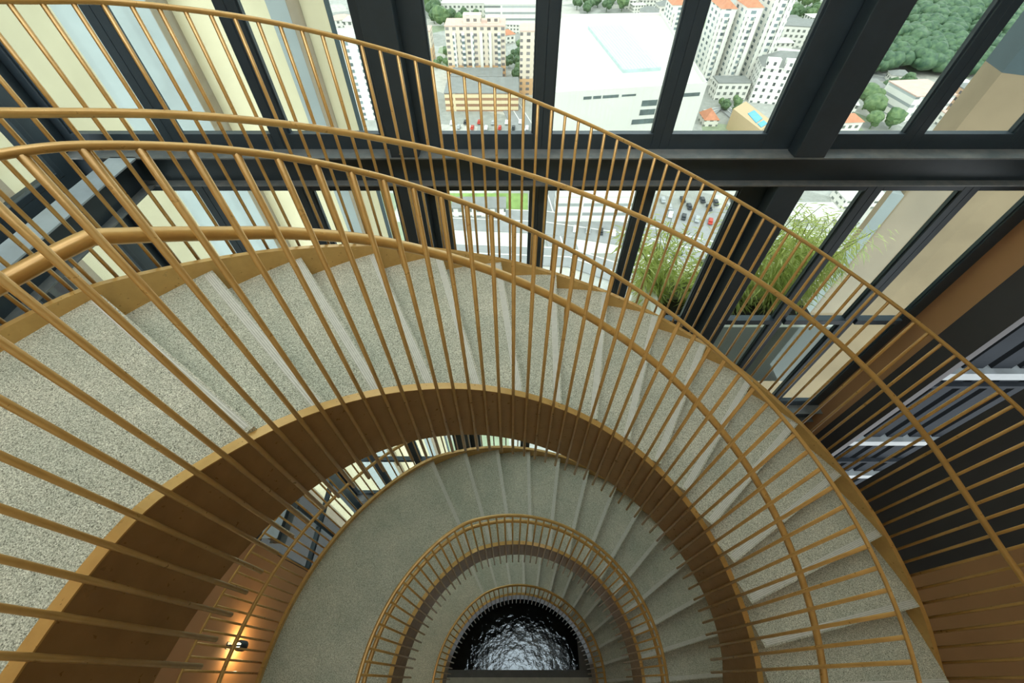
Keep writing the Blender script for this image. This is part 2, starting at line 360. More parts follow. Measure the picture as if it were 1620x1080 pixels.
# rows: (bottom, top, transom heights)
ROWS = [(-0.193, 7.3, ()), (-4.56, -0.455, (-2.44,)), (-8.9, -4.85, (-6.8,)), (-12.97, -9.2, (-11.1,))]
WORD = ['first', 'second', 'third', 'fourth', 'fifth', 'sixth', 'seventh', 'eighth', 'ninth']
RW = ['upper', 'lower', 'deep', 'lowest']
nwin = 0
for ri_, (zb, zt, tran) in enumerate(ROWS):
    for k in range(9):
        if ri_ == 3 or (ri_ == 2 and k > 4): continue
        x0, x1 = MULL[k] + 0.0006, MULL[k + 1] - 0.0006
        wl = 0.076; wr = 0.076
        if k in (3,): wl = 0.25
        if k in (2,): wr = 0.25
        if k == 6: wl = 0.262
        if k == 5: wr = 0.262
        if k == 8: wr = 0.16
        nwin += 1
        w = thing('window_%d' % nwin, '%s dark-framed window pane from the left in the %s row of the glazed front' % (WORD[k], RW[ri_]), 'window', (x0, YG, zb), kind='structure')
        o = -w.location
        def put(name, bm, mat):
            bmesh.ops.translate(bm, vec=o, verts=bm.verts); return link(name, bm, mat, w)
        bm = bmesh.new()
        hb = 0.136; ht = 0.10 if ri_ == 0 else 0.135
        add_box(bm, x0, YG, zb, x0 + wl, YG + 0.07, zt, 0.004); add_box(bm, x1 - wr, YG, zb, x1, YG + 0.07, zt, 0.004)
        add_box(bm, x0 + wl, YG, zb, x1 - wr, YG + 0.07, zb + hb, 0.004); add_box(bm, x0 + wl, YG, zt - ht, x1 - wr, YG + 0.07, zt, 0.004)
        # thin glazing beads
        add_box(bm, x0 + wl, YG + 0.02, zb + hb, x0 + wl + 0.014, YG + 0.06, zt - ht); add_box(bm, x1 - wr - 0.014, YG + 0.02, zb + hb, x1 - wr, YG + 0.06, zt - ht)
        put('window_frame', bm, STEEL)
        for tz in tran:
            put('transom_bar', box(x0 + wl - 0.002, YG - 0.03, tz - 0.04, x1 - wr + 0.002, YG + 0.07, tz + 0.04, 0.004), [STEEL])
        put('window_pane', box(x0 + wl - 0.005, YG + 0.038, zb + hb - 0.005, x1 - wr + 0.005, YG + 0.044, zt - ht + 0.005), GLASS)

wf = thing('front_blocker', 'unseen dark panels added low on the front to darken the lower flights', 'wall', (0, YG, -12.97), kind='structure'); o = -wf.location  # panels in place of hidden windows, added to keep light off the lower flights
for x0, z0, x1, z1 in ((XL, -12.97, XR, -9.2), (MULL[5] + 0.004, -8.9, XR, -4.85)):
    bm = box(x0, YG + 0.005, z0, x1, YG + 0.07, z1); bmesh.ops.translate(bm, vec=o, verts=bm.verts); link('wall_panel', bm, STEEL, wf)
# steel ring beams on the front
def ibeam_front(name, z0, z1, label, xa, xb):
    t = thing(name, label, 'beam', ((xa + xb) / 2, YB, z0), kind='structure'); o = -t.location
    def put(nm, bm, mat):
        bmesh.ops.translate(bm, vec=o, verts=bm.verts); return link(nm, bm, mat, t)
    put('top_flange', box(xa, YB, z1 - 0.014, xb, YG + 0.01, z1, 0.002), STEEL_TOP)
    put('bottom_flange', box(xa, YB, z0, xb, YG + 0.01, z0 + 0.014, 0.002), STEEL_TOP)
    put('web', box(xa, YB + 0.085, z0 + 0.014, xb, YG + 0.06, z1 - 0.014), STEEL)
ibeam_front('trim_1', -0.453, -0.187, 'dark steel beam crossing the windows, dusty grey ledge on top', -4.35, XR)
ibeam_front('trim_2', -4.85, -4.56, 'dark steel beam under the lower windows', -4.35, XR)
ibeam_front('trim_3', -9.2, -8.9, 'dark steel beam near the pool level', -4.35, XR)
# boxed steel columns standing on the beams
for nm, x0, x1, lab in (('left', -1.335, -1.10, 'boxed dark steel column before the windows left of the middle'), ('right', 2.125, 2.385, 'boxed dark steel column before the windows right of the middle')):
    c = thing('steel_column', lab, 'column', ((x0 + x1) / 2, YB, -0.187), kind='structure'); o = -c.location
    for z0, z1 in ((-0.187, 7.3), (-4.56, -0.453), (-8.9, -4.85), (-12.97, -9.2)):
        bm = box(x0, YB + 0.005, z0, x1, YG - 0.02, z1, 0.006); bmesh.ops.translate(bm, vec=o, verts=bm.verts); link('column_shaft', bm, STEEL, c)
# ------------------------------------------------------------------ left side: corner column, beam, glazing, brown wall
XW = -3.95
cc = thing('steel_column', 'dark steel corner column where the front and left windows meet', 'column', (XW - 0.1, 3.5, -12.97), kind='structure'); o = -cc.location
for y0, y1, x0, x1 in ((3.50, 3.84, -4.36, -4.175), (3.335, 3.475, -4.05, -3.97)):
    bm = box(x0, y0, -12.97, x1, y1, 7.3, 0.006); bmesh.ops.translate(bm, vec=o, verts=bm.verts); link('column_shaft', bm, STEEL, cc)
def ibeam_left(name, z0, z1, label, ya, yb):
    t = thing(name, label, 'beam', (-3.65, (ya + yb) / 2, z0), kind='structure'); o = -t.location
    def put(nm, bm, mat):
        bmesh.ops.translate(bm, vec=o, verts=bm.verts); return link(nm, bm, mat, t)
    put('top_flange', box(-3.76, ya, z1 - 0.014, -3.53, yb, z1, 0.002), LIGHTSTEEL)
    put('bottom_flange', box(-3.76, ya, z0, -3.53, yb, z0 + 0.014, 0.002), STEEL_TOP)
    put('web', box(-3.67, ya, z0 + 0.014, -3.62, yb, z1 - 0.014), STEEL)
ibeam_left('trim_4', -0.453, -0.187, 'steel beam with pale grey top flange running to the viewer at left', -4.9, 3.62)
ibeam_left('trim_5', -4.85, -4.56, 'dark steel beam low on the left side', 1.66, 3.62)
LM = [1.66, 2.46, 3.33]
for ri_, (zb, zt, tran) in enumerate(ROWS):
    for k in range(2):
        if ri_ == 3: continue
        y0, y1 = LM[k] + 0.004, LM[k + 1] - 0.004
        nwin += 1
        w = thing('window_%d' % nwin, '%s dark-framed side window at left in the %s row' % (('nearer', 'farther')[k], RW[ri_]), 'window', (XW, y0, zb), kind='structure')
        o = -w.location
        def put(name, bm, mat):
            bmesh.ops.translate(bm, vec=o, verts=bm.verts); return link(name, bm, mat, w)
        bm = bmesh.new(); e = 0.045; hb = 0.045
        add_box(bm, XW - 0.07, y0, zb, XW, y0 + e, zt, 0.004); add_box(bm, XW - 0.07, y1 - e, zb, XW, y1, zt, 0.004)
        add_box(bm, XW - 0.07, y0 + e, zb, XW, y1 - e, zb + hb, 0.004); add_box(bm, XW - 0.07, y0 + e, zt - 0.1, XW, y1 - e, zt, 0.004)
        put('window_frame', bm, STEEL)
        for tz in tran: put('transom_bar', box(XW - 0.07, y0 + e, tz - 0.04, XW + 0.01, y1 - e, tz + 0.04, 0.004), STEEL)
        put('window_pane', box(XW - 0.044, y0 + e - 0.005, zb + hb - 0.005, XW - 0.038, y1 - e + 0.005, zt - 0.095), GLASS)
wl = thing('wall_left', 'brown painted side wall at lower left carrying a lit lamp', 'wall', (XW - 0.1, 0, -12.97), kind='structure'); o = -wl.location
bm = box(XW - 0.2, -5.0, -12.97, XW, 1.655, 7.5); bmesh.ops.translate(bm, vec=o, verts=bm.verts); link('wall_panel', bm, BROWN, wl)
for z0, z1 in ((-4.85, -4.56), (-12.97, -8.9), (-0.455, -0.193)):
    bm = box(XW - 0.2, 1.66, z0 + 0.003, XW, 3.325, z1 - 0.003); bmesh.ops.translate(bm, vec=o, verts=bm.verts); link('spandrel_panel', bm, STEEL, wl)

# ------------------------------------------------------------------ right side wall with a slot opening
wr_ = thing('wall_right', 'right side wall painted in brown and dark grey upright bands', 'wall', (XR, 0, -12.97), kind='structure'); o = -wr_.location
for nm, y0, y1, m in (('brown_pier', 3.40, 3.83, BROWN), ('grey_pier', 3.00, 3.40, DARKGREY), ('grey_panel', 1.22, 2.43, DARKGREY), ('brown_panel', -5.0, 1.22, BROWN)):
    bm = box(XR, y0, -12.97, XR + 0.09, y1, 7.5); bmesh.ops.translate(bm, vec=o, verts=bm.verts); link(nm, bm, m, wr_)
for z0, z1 in ((-12.97, -5.3), (-0.7, 7.5)):
    bm = box(XR, 2.432, z0, XR + 0.09, 2.998, z1); bmesh.ops.translate(bm, vec=o, verts=bm.verts); link('slot_infill', bm, DARKGREY, wr_)
# back wall, ceiling, floor
struct(link('wall_back', box(XW - 0.2, -5.2, -12.97, XR + 0.25, -5.0, 7.5), WHITE), 'plain wall behind the viewer', 'wall')
bm = bmesh.new()
XA, XB = XW - 0.2, XR + 0.25
for x0, y0, x1, y1 in ((XA, -5.2, XB, -2.6), (XA, 3.3, XB, 3.84), (XA, -2.6, XA + 0.55, 3.3), (2.7, -2.6, XB, 3.3)):
    add_box(bm, x0, y0, 7.5, x1, y1, 7.65)
struct(link('ceiling', bm, CEIL), 'pale ceiling border around the roof light over the stair', 'ceiling')

# pool and floor at the bottom of the well
ZF = -12.97
PX1, PY0 = 1.56, 0.40
fl = thing('floor', 'pale paving around the dark pool at the bottom of the well', 'floor', (0, 0, ZF), kind='structure'); o = -fl.location
for nm, a, m in (('paving', (XW, -5.0, -0.3, XR, PY0 - 0.16, 0.0), PAVE), ('coping', (XW, PY0 - 0.16, -0.3, XR, PY0, 0.005), STONE), ('side_paving', (PX1, PY0, -0.3, XR, 3.84, 0.0), STONE), ('pool_bed', (XW, PY0, -0.6, PX1, 3.84, -0.5), STONE)):
    link(nm, box(*a), m, fl)
tag(link('pool_water', box(XW, PY0, -0.49, PX1, 3.84, -0.03), WATER, None, False, (0, 0, ZF)), 'black rippled pool water mirroring the daylight from above', 'water')

# wall lamp low on the left wall
lp = on_x(381, 1021, XW + 0.16)
lamp = thing('wall_lamp', 'small lit wall lamp glowing on the brown wall at lower left', 'lamp', lp); 
link('lamp_arm', tube([(-0.16, 0, 0.0), (0, 0, 0.0)], 0.012, 8), STEEL, lamp)
link('lamp_bracket_plate', box(-0.165, -0.04, -0.05, -0.15, 0.04, 0.05, 0.004), STEEL, lamp)
bm = bmesh.new(); add_tube(bm, [(0, 0.0, -0.07), (0, 0.0, 0.05), (0, 0, 0.07)], [0.06, 0.06, 0.03], 16, False); link('lamp_shade', bm, STEEL, lamp, True)
em = bpy.data.materials.new('lamp_glow'); em.use_nodes = True; eb = em.node_tree.nodes['Principled BSDF']
eb.inputs['Emission Color'].default_value = (1, 0.72, 0.35, 1); eb.inputs['Emission Strength'].default_value = 30
bm = bmesh.new(); bmesh.ops.create_uvsphere(bm, u_segments=14, v_segments=8, radius=0.042); link('lamp_bulb', bm, em, lamp, True, (0, 0, -0.05))
ld = bpy.data.lights.new('lamp_light', 'POINT'); ld.energy = 5; ld.color = (1, 0.66, 0.3); ld.shadow_soft_size = 0.05
lo = bpy.data.objects.new('lamp_light', ld); COL.objects.link(lo); lo.parent = lamp; lo.location = (0.0, 0, -0.14)

# ------------------------------------------------------------------ just outside
# walls of the tower's wing seen through the left windows
yw = 14.0
def xs(u, y): return on_y(u, 209, y).x
wing = thing('building_wing', 'cream wing of the tower with blue-grey bays outside the left windows', 'building', (-14, yw, -40)); o = -wing.location
def putw(nm, bm, m):
    bmesh.ops.translate(bm, vec=o, verts=bm.verts); return link(nm, bm, m, wing)
def prism(poly, z0, z1):
    bm = bmesh.new(); lo_ = [bm.verts.new((x, y, z0)) for x, y in poly]; hi_ = [bm.verts.new((x, y, z1)) for x, y in poly]
    bm.faces.new(lo_[::-1]); bm.faces.new(hi_)
    for i in range(len(poly)): bm.faces.new((lo_[i], lo_[(i + 1) % len(poly)], hi_[(i + 1) % len(poly)], hi_[i]))
    bmesh.ops.recalc_face_normals(bm, faces=bm.faces); return bm
xe = xs(569, yw)
putw('cream_wall', prism([(-34, yw), (xe, yw), (xe - 2.4, yw + 3), (-34, yw + 3)], -40, 16), CREAM)
putw('corner_strip', prism([(xe, yw + 0.01), (xe + 0.13, yw + 0.05), (xe - 2.2, yw + 3), (xe - 2.39, yw + 2.99)], -40, 16), SLATECLAD)
for ua, ub, uc in ((203, 342, 369), (494, 521, 533)):
    yf = 13.2; x0, x1 = xs(ua, yf), xs(ub, yf)
    putw('blue_grey_bay', box(x0, yf, -40, x1 - 0.02, yw + 0.1, 16), BLUEGREY)
    putw('shaded_return', box(x1 - 0.02, yf + 0.005, -40, x1, yw + 0.1, 16), TAUPE)  # bay side darker, its shade put into the colour
    putw('shaded_reveal', box(x1, yw - 0.01, -40, xs(uc, yw), yw + 0.1, 16), TAUPE)  # flat band on the cream wall carrying on the painted shade of the bay side
sw = thing('building_wing', 'cream and taupe return wall outside the side windows at far left', 'building', (-9, 3.5, -40)); o = -sw.location
for y0, y1, m, x in ((6.4, 9.5, CREAM, -8.6), (5.95, 6.4, TAUPE, -8.55), (-2.0, 5.95, DARKGREY, -8.6)):
    bm = box(x - 0.6, y0, -40, x, y1, 16); bmesh.ops.translate(bm, vec=o, verts=bm.verts); link('wall_band', bm, m, sw)

# beige outer wall beyond the right windows
ywr = 11.0
xr0 = on_y(1585, 115, ywr).x; zt = on_y(1585, 115, ywr).z
bw = thing('boundary_wall', 'stained beige outer wall with slate cladding beyond the right windows', 'wall', (xr0, ywr, -40)); o = -bw.location
bm = prism([(xr0, ywr), (xr0 + 9, ywr - 4.4), (xr0 + 9.3, ywr - 3.8), (xr0 + 0.2, ywr + 0.8)], -40, zt); bmesh.ops.translate(bm, vec=o, verts=bm.verts); link('beige_wall', bm, BEIGE, bw)
bm = prism([(xr0, ywr - 0.001), (xr0 + 9, ywr - 4.401), (xr0 + 9.3, ywr - 3.8), (xr0 + 0.2, ywr + 0.8)], zt, zt + 9); bmesh.ops.translate(bm, vec=o, verts=bm.verts); link('slate_cladding', bm, SLATECLAD, bw)
bm = prism([(xr0 - 0.3, ywr + 0.1), (xr0 - 0.02, ywr - 0.05), (xr0 + 0.1, ywr + 0.5)], -40, -5.0); bmesh.ops.translate(bm, vec=o, verts=bm.verts); link('grey_edge', bm, BLUEGREY, bw)

# planter with bamboo
p0 = on_y(1012, 428, 5.35)
pz = p0.z
pl = thing('planter', 'white concrete planter ledge outside the lower windows', 'planter', (2.8, 5.0, pz - 1.6)); o = -pl.location
bm = bmesh.new(); X0, X1, Y0, Y1 = p0.x, 4.6, 4.25, 5.35
add_box(bm, X0, Y1 - 0.22, pz - 1.6, X1, Y1, pz, 0.01); add_box(bm, X0, Y0, pz - 1.6, X0 + 0.16, Y1 - 0.22, pz, 0.01); add_box(bm, X0 + 0.16, Y0, pz - 1.6, X1, Y0 + 0.12, pz - 0.15, 0.01)
bmesh.ops.translate(bm, vec=o, verts=bm.verts); link('planter_wall', bm, WHITE, pl)
bm = box(X0 + 0.16, Y0 + 0.12, pz - 1.5, X1, Y1 - 0.22, pz - 0.45); bmesh.ops.translate(bm, vec=o, verts=bm.verts); link('soil', bm, SOIL, pl)
def leaf_mat(name, a, b_, sc=5, thin=False):
    m, nt, b = new_mat(name)
    oi = nt.nodes.new('ShaderNodeTexCoord'); f = noise(nt, oi.outputs['Object'], sc, 3)
    col = ramp(nt, f, [(0.3, a), (0.7, b_)])
    nt.links.new(col, b.inputs['Base Color']); b.inputs['Roughness'].default_value = 0.6
    if thin:
        tl = nt.nodes.new('ShaderNodeBsdfTranslucent'); nt.links.new(col, tl.inputs[0]); mx = nt.nodes.new('ShaderNodeMixShader'); mx.inputs[0].default_value = 0.45
        out = nt.nodes['Material Output']; nt.links.new(b.outputs[0], mx.inputs[1]); nt.links.new(tl.outputs[0], mx.inputs[2]); nt.links.new(mx.outputs[0], out.inputs[0])
    return m
BAMBOO = leaf_mat('bamboo_leaf', (0.46, 0.58, 0.15), (0.84, 0.86, 0.36), 5, True); CULM = plain('bamboo_culm', (0.32, 0.36, 0.10), 0.5)
BLAB = ['leftmost bamboo plant rising from the planter beside the window mullion', 'second bamboo plant from the left in the white planter', 'tallest bamboo plant in the middle of the white planter', 'fourth bamboo plant from the left, arching toward the beige wall', 'rightmost bamboo plant against the beige outer wall']
for i, (u, v, y, h) in enumerate(((1085, 350, 5.05, 1.9), (1170, 400, 4.85, 1.7), (1255, 310, 4.9, 2.5), (1320, 330, 4.95, 2.3), (1370, 320, 5.1, 2.2))):
    topp = on_y(u, v, y)
    zb = pz - 0.45; hh = max(1.2, topp.z - zb)
    bx = topp.x - 0.1
    t = thing('bamboo_plant', BLAB[i], 'plant', (bx, y, zb), group=None)
    bm = bmesh.new(); bl = bmesh.new()
    for c in range(13):
        a = random.uniform(0, 2 * PI); sp = random.uniform(0.15, 0.8); ht = hh * random.uniform(0.65, 1.0)
        pts = []
        for s in range(7):
            q = s / 6; pts.append(Vector((math.cos(a) * (0.05 + sp * q ** 2), math.sin(a) * (0.05 + 0.5 * sp * q ** 2), ht * (q - 0.12 * sp * q ** 4))))
        add_tube(bm, pts, [0.009 * (1 - 0.75 * s / 6) + 0.002 for s in range(7)], 5)
        for s in range(150):
            q = random.uniform(0.12, 1.0); k = min(5, int(q * 6)); p = pts[k].lerp(pts[k + 1], q * 6 - k)
            br = random.uniform(0, 2 * PI); p = p + Vector((math.cos(br), math.sin(br), random.uniform(-0.3, 0.25))) * random.uniform(0.02, 0.26)
            L = random.uniform(0.10, 0.20); w_ = random.uniform(0.008, 0.014); d = Vector((math.cos(br + random.uniform(-.7, .7)), math.sin(br + random.uniform(-.7, .7)), random.uniform(-0.9, 0.2))).normalized()
            sd = d.cross(Vector((0, 0, 1))).normalized() * w_
            vs = [bl.verts.new(p), bl.verts.new(p + d * L * 0.4 + sd), bl.verts.new(p + d * L + Vector((0, 0, -0.02))), bl.verts.new(p + d * L * 0.4 - sd)]
            bl.faces.new(vs)
    link('culms', bm, CULM, t, True); link('foliage', bl, BAMBOO, t)

SCR_B = steel_mat('screen_beam_steel', (0.15, 0.18, 0.195)); SCR_P = plain('screen_post_steel', (0.012, 0.017, 0.023), 0.85, spec=0.15)
# steel screen seen through the slot in the right wall
ys = 3.55
sc_ = thing('steel_screen', 'outdoor steel screen of pale beams and dark posts seen through the wall slot', 'screen', (6, ys, -8)); o = -sc_.location
def puts(nm, bm, m):
    bmesh.ops.translate(bm, vec=o, verts=bm.verts); return link(nm, bm, m, sc_)
for v, d in ((572, 0.22), (680, 0.24), (735, 0.24)):
    z = on_y(1560, v, ys + d).z
    puts('beam', box(4.95 + 0.3, ys, z - 0.16, 9.5, ys + d, z, 0.004), SCR_B)
for v in (604, 724):
    z = on_y(1560, v, ys + 0.1).z
    puts('rail', box(4.95 + 0.3, ys + 0.02, z - 0.06, 9.5, ys + 0.1, z, 0.004), SCR_P)
for k in range(10):
    x = 5.40 + 0.42 * k
    puts('post', box(x, ys + 0.10, -9, x + 0.30, ys + 0.28, 0.9, 0.004), SCR_P)

# ------------------------------------------------------------------ the city far below
ZG = -100.0
def ground_mat():
    m, nt, b = new_mat('city_ground')
    v = coords(nt)
    vo = nt.nodes.new('ShaderNodeTexVoronoi'); vo.inputs['Scale'].default_value = 0.05; nt.links.new(v, vo.inputs['Vector'])
    sp = nt.nodes.new('ShaderNodeSeparateColor'); nt.links.new(vo.outputs['Color'], sp.inputs[0])
    c = ramp(nt, sp.outputs[0], [(0, (0.33, 0.34, 0.31)), (0.35, (0.42, 0.43, 0.40)), (0.6, (0.52, 0.51, 0.46)), (0.85, (0.30, 0.36, 0.24)), (1, (0.6, 0.58, 0.53))], 'CONSTANT')
    f = ramp(nt, noise(nt, v, 0.25, 6, 0.7), [(0.3, (0.75,) * 3), (0.7, (1.15,) * 3)])
    nt.links.new(mixc(nt, 1.0, c, f, 'MULTIPLY'), b.inputs['Base Color']); b.inputs['Roughness'].default_value = 0.9
    return m
struct(link('ground', box(-900, 30, -1, 1000, 1600, 0), ground_mat(), None, False, (0, 0, ZG)), 'hazy city ground far below the windows', 'ground')
ROAD = plain('asphalt', (0.30, 0.31, 0.31), 0.9, var=0.1, scale=0.3); LINE = plain('road_paint', (0.75, 0.75, 0.72), 0.8)
WROOF = plain('white_roof', (0.65, 0.645, 0.60), 0.8, var=0.03, scale=0.05); TERRA = plain('terracotta_tiles', (0.55, 0.24, 0.14), 0.85, var=0.15, scale=0.4)
PINKROOF = plain('pink_roof', (0.66, 0.47, 0.40), 0.85, var=0.1, scale=0.3); GREYROOF = plain('grey_roof', (0.24, 0.25, 0.24), 0.85, var=0.12, scale=0.3)
SKYLT = plain('skylight_glass', (0.44, 0.56, 0.56), 0.3, var=0.12, scale=0.3)
POOLB = plain('swimming_pool', (0.05, 0.38, 0.62), 0.2, var=0.1, scale=0.4)
TERRACE = plain('pool_terrace', (0.55, 0.42, 0.25), 0.8)
LAWN = plain('lawn_grass', (0.22, 0.34, 0.10), 0.95, var=0.25, scale=0.2)

def g(u, v, z=ZG): return on_z(u, v, z)
def hip(bm, w, d, z, h, over=0.6):
    """hipped roof over a w x d plan"""
    a, c = w / 2 + over, d / 2 + over; r = max(0.0, a - c)
    q = [bm.verts.new((-a, -c, z)), bm.verts.new((a, -c, z)), bm.verts.new((a, c, z)), bm.verts.new((-a, c, z))]
    if a >= c: p, s = bm.verts.new((-r - 0.01, 0, z + h)), bm.verts.new((r + 0.01, 0, z + h)); fs = ((q[0], q[1], s, p), (q[2], q[3], p, s), (q[1], q[2], s), (q[3], q[0], p))
    else:
        r = c - a; p, s = bm.verts.new((0, -r, z + h)), bm.verts.new((0, r, z + h)); fs = ((q[1], q[2], s, p), (q[3], q[0], p, s), (q[0], q[1], p), (q[2], q[3], s))
    for f in fs: bm.faces.new(f)
    bm.faces.new(q[::-1]); bmesh.ops.recalc_face_normals(bm, faces=bm.faces)

# white shopping block with a long roof light
q = [g(882, 30, -72), g(1042, 22, -72), g(1112, 138, -72), g(918, 148, -72), g(872, 60, -72)]
mall = thing('shopping_block', 'huge white flat-roofed block with a pale blue roof light in mid view', 'building', (q[3].x, q[3].y, ZG)); o = -mall.location
def putm(nm, bm, m, par=mall):
    bmesh.ops.translate(bm, vec=o, verts=bm.verts); return link(nm, bm, m, par)
fl_ = g(868, 150, -72)
poly = [(g(867, 152, -72).x, g(867, 152, -72).y), (g(1118, 136, -72).x, g(1118, 136, -72).y), (g(1046, 24, -72).x, g(1046, 24, -72).y), (g(885, 27, -72).x, g(885, 27, -72).y)]
putm('wall', prism(poly, ZG, -72), WROOF)
ap = [(a * 0.985 + sum(p[0] for p in poly) / 4 * 0.015, b_ * 0.985 + sum(p[1] for p in poly) / 4 * 0.015) for a, b_ in poly]
pb = bmesh.new()
for (xa, ya), (xb, yb) in zip(poly, poly[1:] + poly[:1]):
    d = Vector((xb - xa, yb - ya, 0)).normalized(); n = Vector((-d.y, d.x, 0)) * 0.7
    vs = [(xa, ya), (xb, yb), (xb + n.x, yb + n.y), (xa + n.x, ya + n.y)]
    lo_ = [pb.verts.new((x, y, -72)) for x, y in vs]; hi_ = [pb.verts.new((x, y, -70.6)) for x, y in vs]
    pb.faces.new(hi_)
    for i in range(4): pb.faces.new((lo_[i], lo_[(i + 1) % 4], hi_[(i + 1) % 4], hi_[i]))
bmesh.ops.recalc_face_normals(pb, faces=pb.faces); putm('parapet', pb, WROOF)
sk = [g(930, 42, -71), g(985, 40, -71), g(1046, 108, -71), g(986, 112, -71)]
skb = prism([(p.x, p.y) for p in sk], -72, -70.5); skl = putm('roof_light', skb, SKYLT)
rb_ = bmesh.new()
for k in range(1, 12):
    t_ = k / 12; a = sk[0].lerp(sk[1], t_); c = sk[3].lerp(sk[2], t_)
    add_tube(rb_, [(a.x, a.y, -70.4), (c.x, c.y, -70.4)], 0.22, 4)
putm('glazing_bar', rb_, WHITE, skl)
fb = bmesh.new(); DARKWIN = plain('dark_window_band', (0.10, 0.13, 0.13), 0.3, var=0.3, scale=0.2)
fa, fc = Vector((*poly[0], 0)), Vector((*poly[1], 0)); fd = (fc - fa).normalized(); fn = Vector((fd.y, -fd.x, 0))
for t0, t1, z0, z1 in ((0.22, 0.27, -74.4, -73.2), (0.28, 0.33, -74.4, -73.2), (0.34, 0.44, -74.4, -73.2), (0.46, 0.55, -74.2, -73.4), (0.60, 0.70, -79, -76.5), (0.71, 0.80, -79, -76.5), (0.60, 0.70, -83, -80.5), (0.71, 0.80, -83, -80.5), (0.56, 0.80, -87, -84.8), (0.86, 0.97, -76, -74.5)):
    pa, pc = fa.lerp(fc, t0), fa.lerp(fc, t1)
    vs = [pa + fn * 0.15, pc + fn * 0.15]
    fb.faces.new([fb.verts.new((vs[0].x, vs[0].y, z0)), fb.verts.new((vs[1].x, vs[1].y, z0)), fb.verts.new((vs[1].x, vs[1].y, z1)), fb.verts.new((vs[0].x, vs[0].y, z1))])
rr = bmesh.ops.extrude_face_region(fb, geom=fb.faces[:]); bmesh.ops.translate(fb, vec=-fn * 0.14, verts=[v for v in rr['geom'] if isinstance(v, bmesh.types.BMVert)])
bmesh.ops.recalc_face_normals(fb, faces=fb.faces); putm('window_band', fb, DARKWIN)

BLOCKS = []
def tower(name, label, u0, u1, vb, vt, depth, mat, roofmat, z=ZG, rz=0.0, tops=(), cat='building', roofh=0.0):
    """slab block: front foot spans pixels u0..u1 at row vb on the ground, roof edge at row vt"""
    a, c = g(u0, vb, z), g(u1, vb, z); w = (c - a).length; y = (a.y + c.y) / 2
    h = on_y((u0 + u1) / 2, vt, y).z - z
    t = thing(name, label, cat, ((a.x + c.x) / 2, y, z), rz=rz)
    link('wall', box(-w / 2, 0, 0, w / 2, depth, h), mat, t); BLOCKS.append((t, w, depth))
    if roofh:
        bm = bmesh.new(); hip(bm, w, depth, h, roofh, 0.4); link('roof', bm, roofmat, t, False, (0, depth / 2, 0)).location = (0, depth / 2, 0)
    else:
        bm = bmesh.new(); add_box(bm, -w / 2 - 0.2, -0.2, h, w / 2 + 0.2, depth + 0.2, h + 0.5); link('roof', bm, roofmat, t)
    for x0, x1, hh in tops:
        link('roof_house', box(x0 * w, depth * 0.3, h + 0.5, x1 * w, depth * 0.7, h + 0.5 + hh), mat, t)
    return t, w, h
PEACH = grid_mat('peach_apartment_wall', (0.80, 0.70, 0.58), (0.13, 0.12, 0.12), 4.2, 3.1, 0.5, 0.5, second=(9, (0.70, 0.45, 0.25)))
TOWERW = grid_mat('white_tower_wall', (0.84, 0.83, 0.77), (0.10, 0.13, 0.14), 7.0, 3.0, 0.42, 0.52)
HOTELW = grid_mat('hotel_wall', (0.85, 0.84, 0.79), (0.06, 0.07, 0.07), 4.2, 3.4, 0.34, 0.5)
MALLW = grid_mat('ribbon_window_wall', (0.82, 0.81, 0.76), (0.20, 0.22, 0.22), 30, 4.2, 0.95, 0.33)
PODW = grid_mat('car_deck_wall', (0.78, 0.66, 0.42), (0.22, 0.12, 0.07), 60, 3.2, 0.98, 0.45)
LOWW = grid_mat('low_block_wall', (0.80, 0.78, 0.72), (0.10, 0.11, 0.10), 3.8, 3.3, 0.5, 0.5)
REDW = grid_mat('red_block_wall', (0.62, 0.40, 0.26), (0.08, 0.07, 0.07), 4.0, 3.3, 0.55, 0.5)

t, w, h = tower('apartment_block', 'peach apartment slab with columns of dark windows, left of the white block', 712, 800, 128, 42, 16, PEACH, PINKROOF, tops=((-0.2, 0.1, 4), (0.2, 0.4, 3)))
for k in range(6):
    x = -w / 2 + w * (0.12 + 0.15 * k); link('balcony_stack', box(x, -1.0, 8, x + w * 0.05, 0.05, h - 3), TOWERW, t)
tower('car_park_deck', 'stepped ochre car park deck in front of the peach apartment slab', 706, 820, 176, 148, 24, PODW, GREYROOF)
tower('podium_block', 'low ochre podium at the foot of the peach apartment slab', 716, 795, 146, 122, 15, PODW, GREYROOF)
tower('apartment_block', 'narrow peach apartment tower behind the middle mullion', 822, 846, 150, 50, 14, PEACH, PINKROOF)
tower('apartment_block', 'sliver of a pinkish block at the left edge of the wide pane', 674, 686, 100, 50, 12, PEACH, PINKROOF)
tower('apartment_block', 'white apartment slab in the narrow pane left of the boxed column', 556, 600, 190, 60, 14, TOWERW, WROOF)
tower('shopping_block', 'white ribbon-windowed block behind the peach apartment slab', 768, 850, 40, 8, 40, MALLW, WROOF)
tower('shopping_block', 'low white block at the top edge left of the mullion', 700, 768, 26, 6, 30, LOWW, WROOF)
for i, (u0, u1, vb, vt, lab) in enumerate(((1104, 1126, 135, 14, 'left white tower of the tall group with a red roof'), (1138, 1160, 142, 12, 'middle white tower of the tall group with a red roof'), (1172, 1200, 142, -20, 'right white tower of the tall group, tallest of them'), (1050, 1076, 68, 8, 'grey-white tower with red roof beyond the white block'), (1215, 1200, 60, 40, ''))):
    if not lab: continue
    t, w, h = tower('residential_tower', lab, u0, u1, vb, vt, 18, TOWERW, TERRA, roofh=3.5)
    for k in range(2):
        x = -w / 2 + w * (0.2 + 0.45 * k); link('balcony_stack', box(x, -1.4, 4, x + w * 0.16, 0.05, h - 4), HOTELW, t)
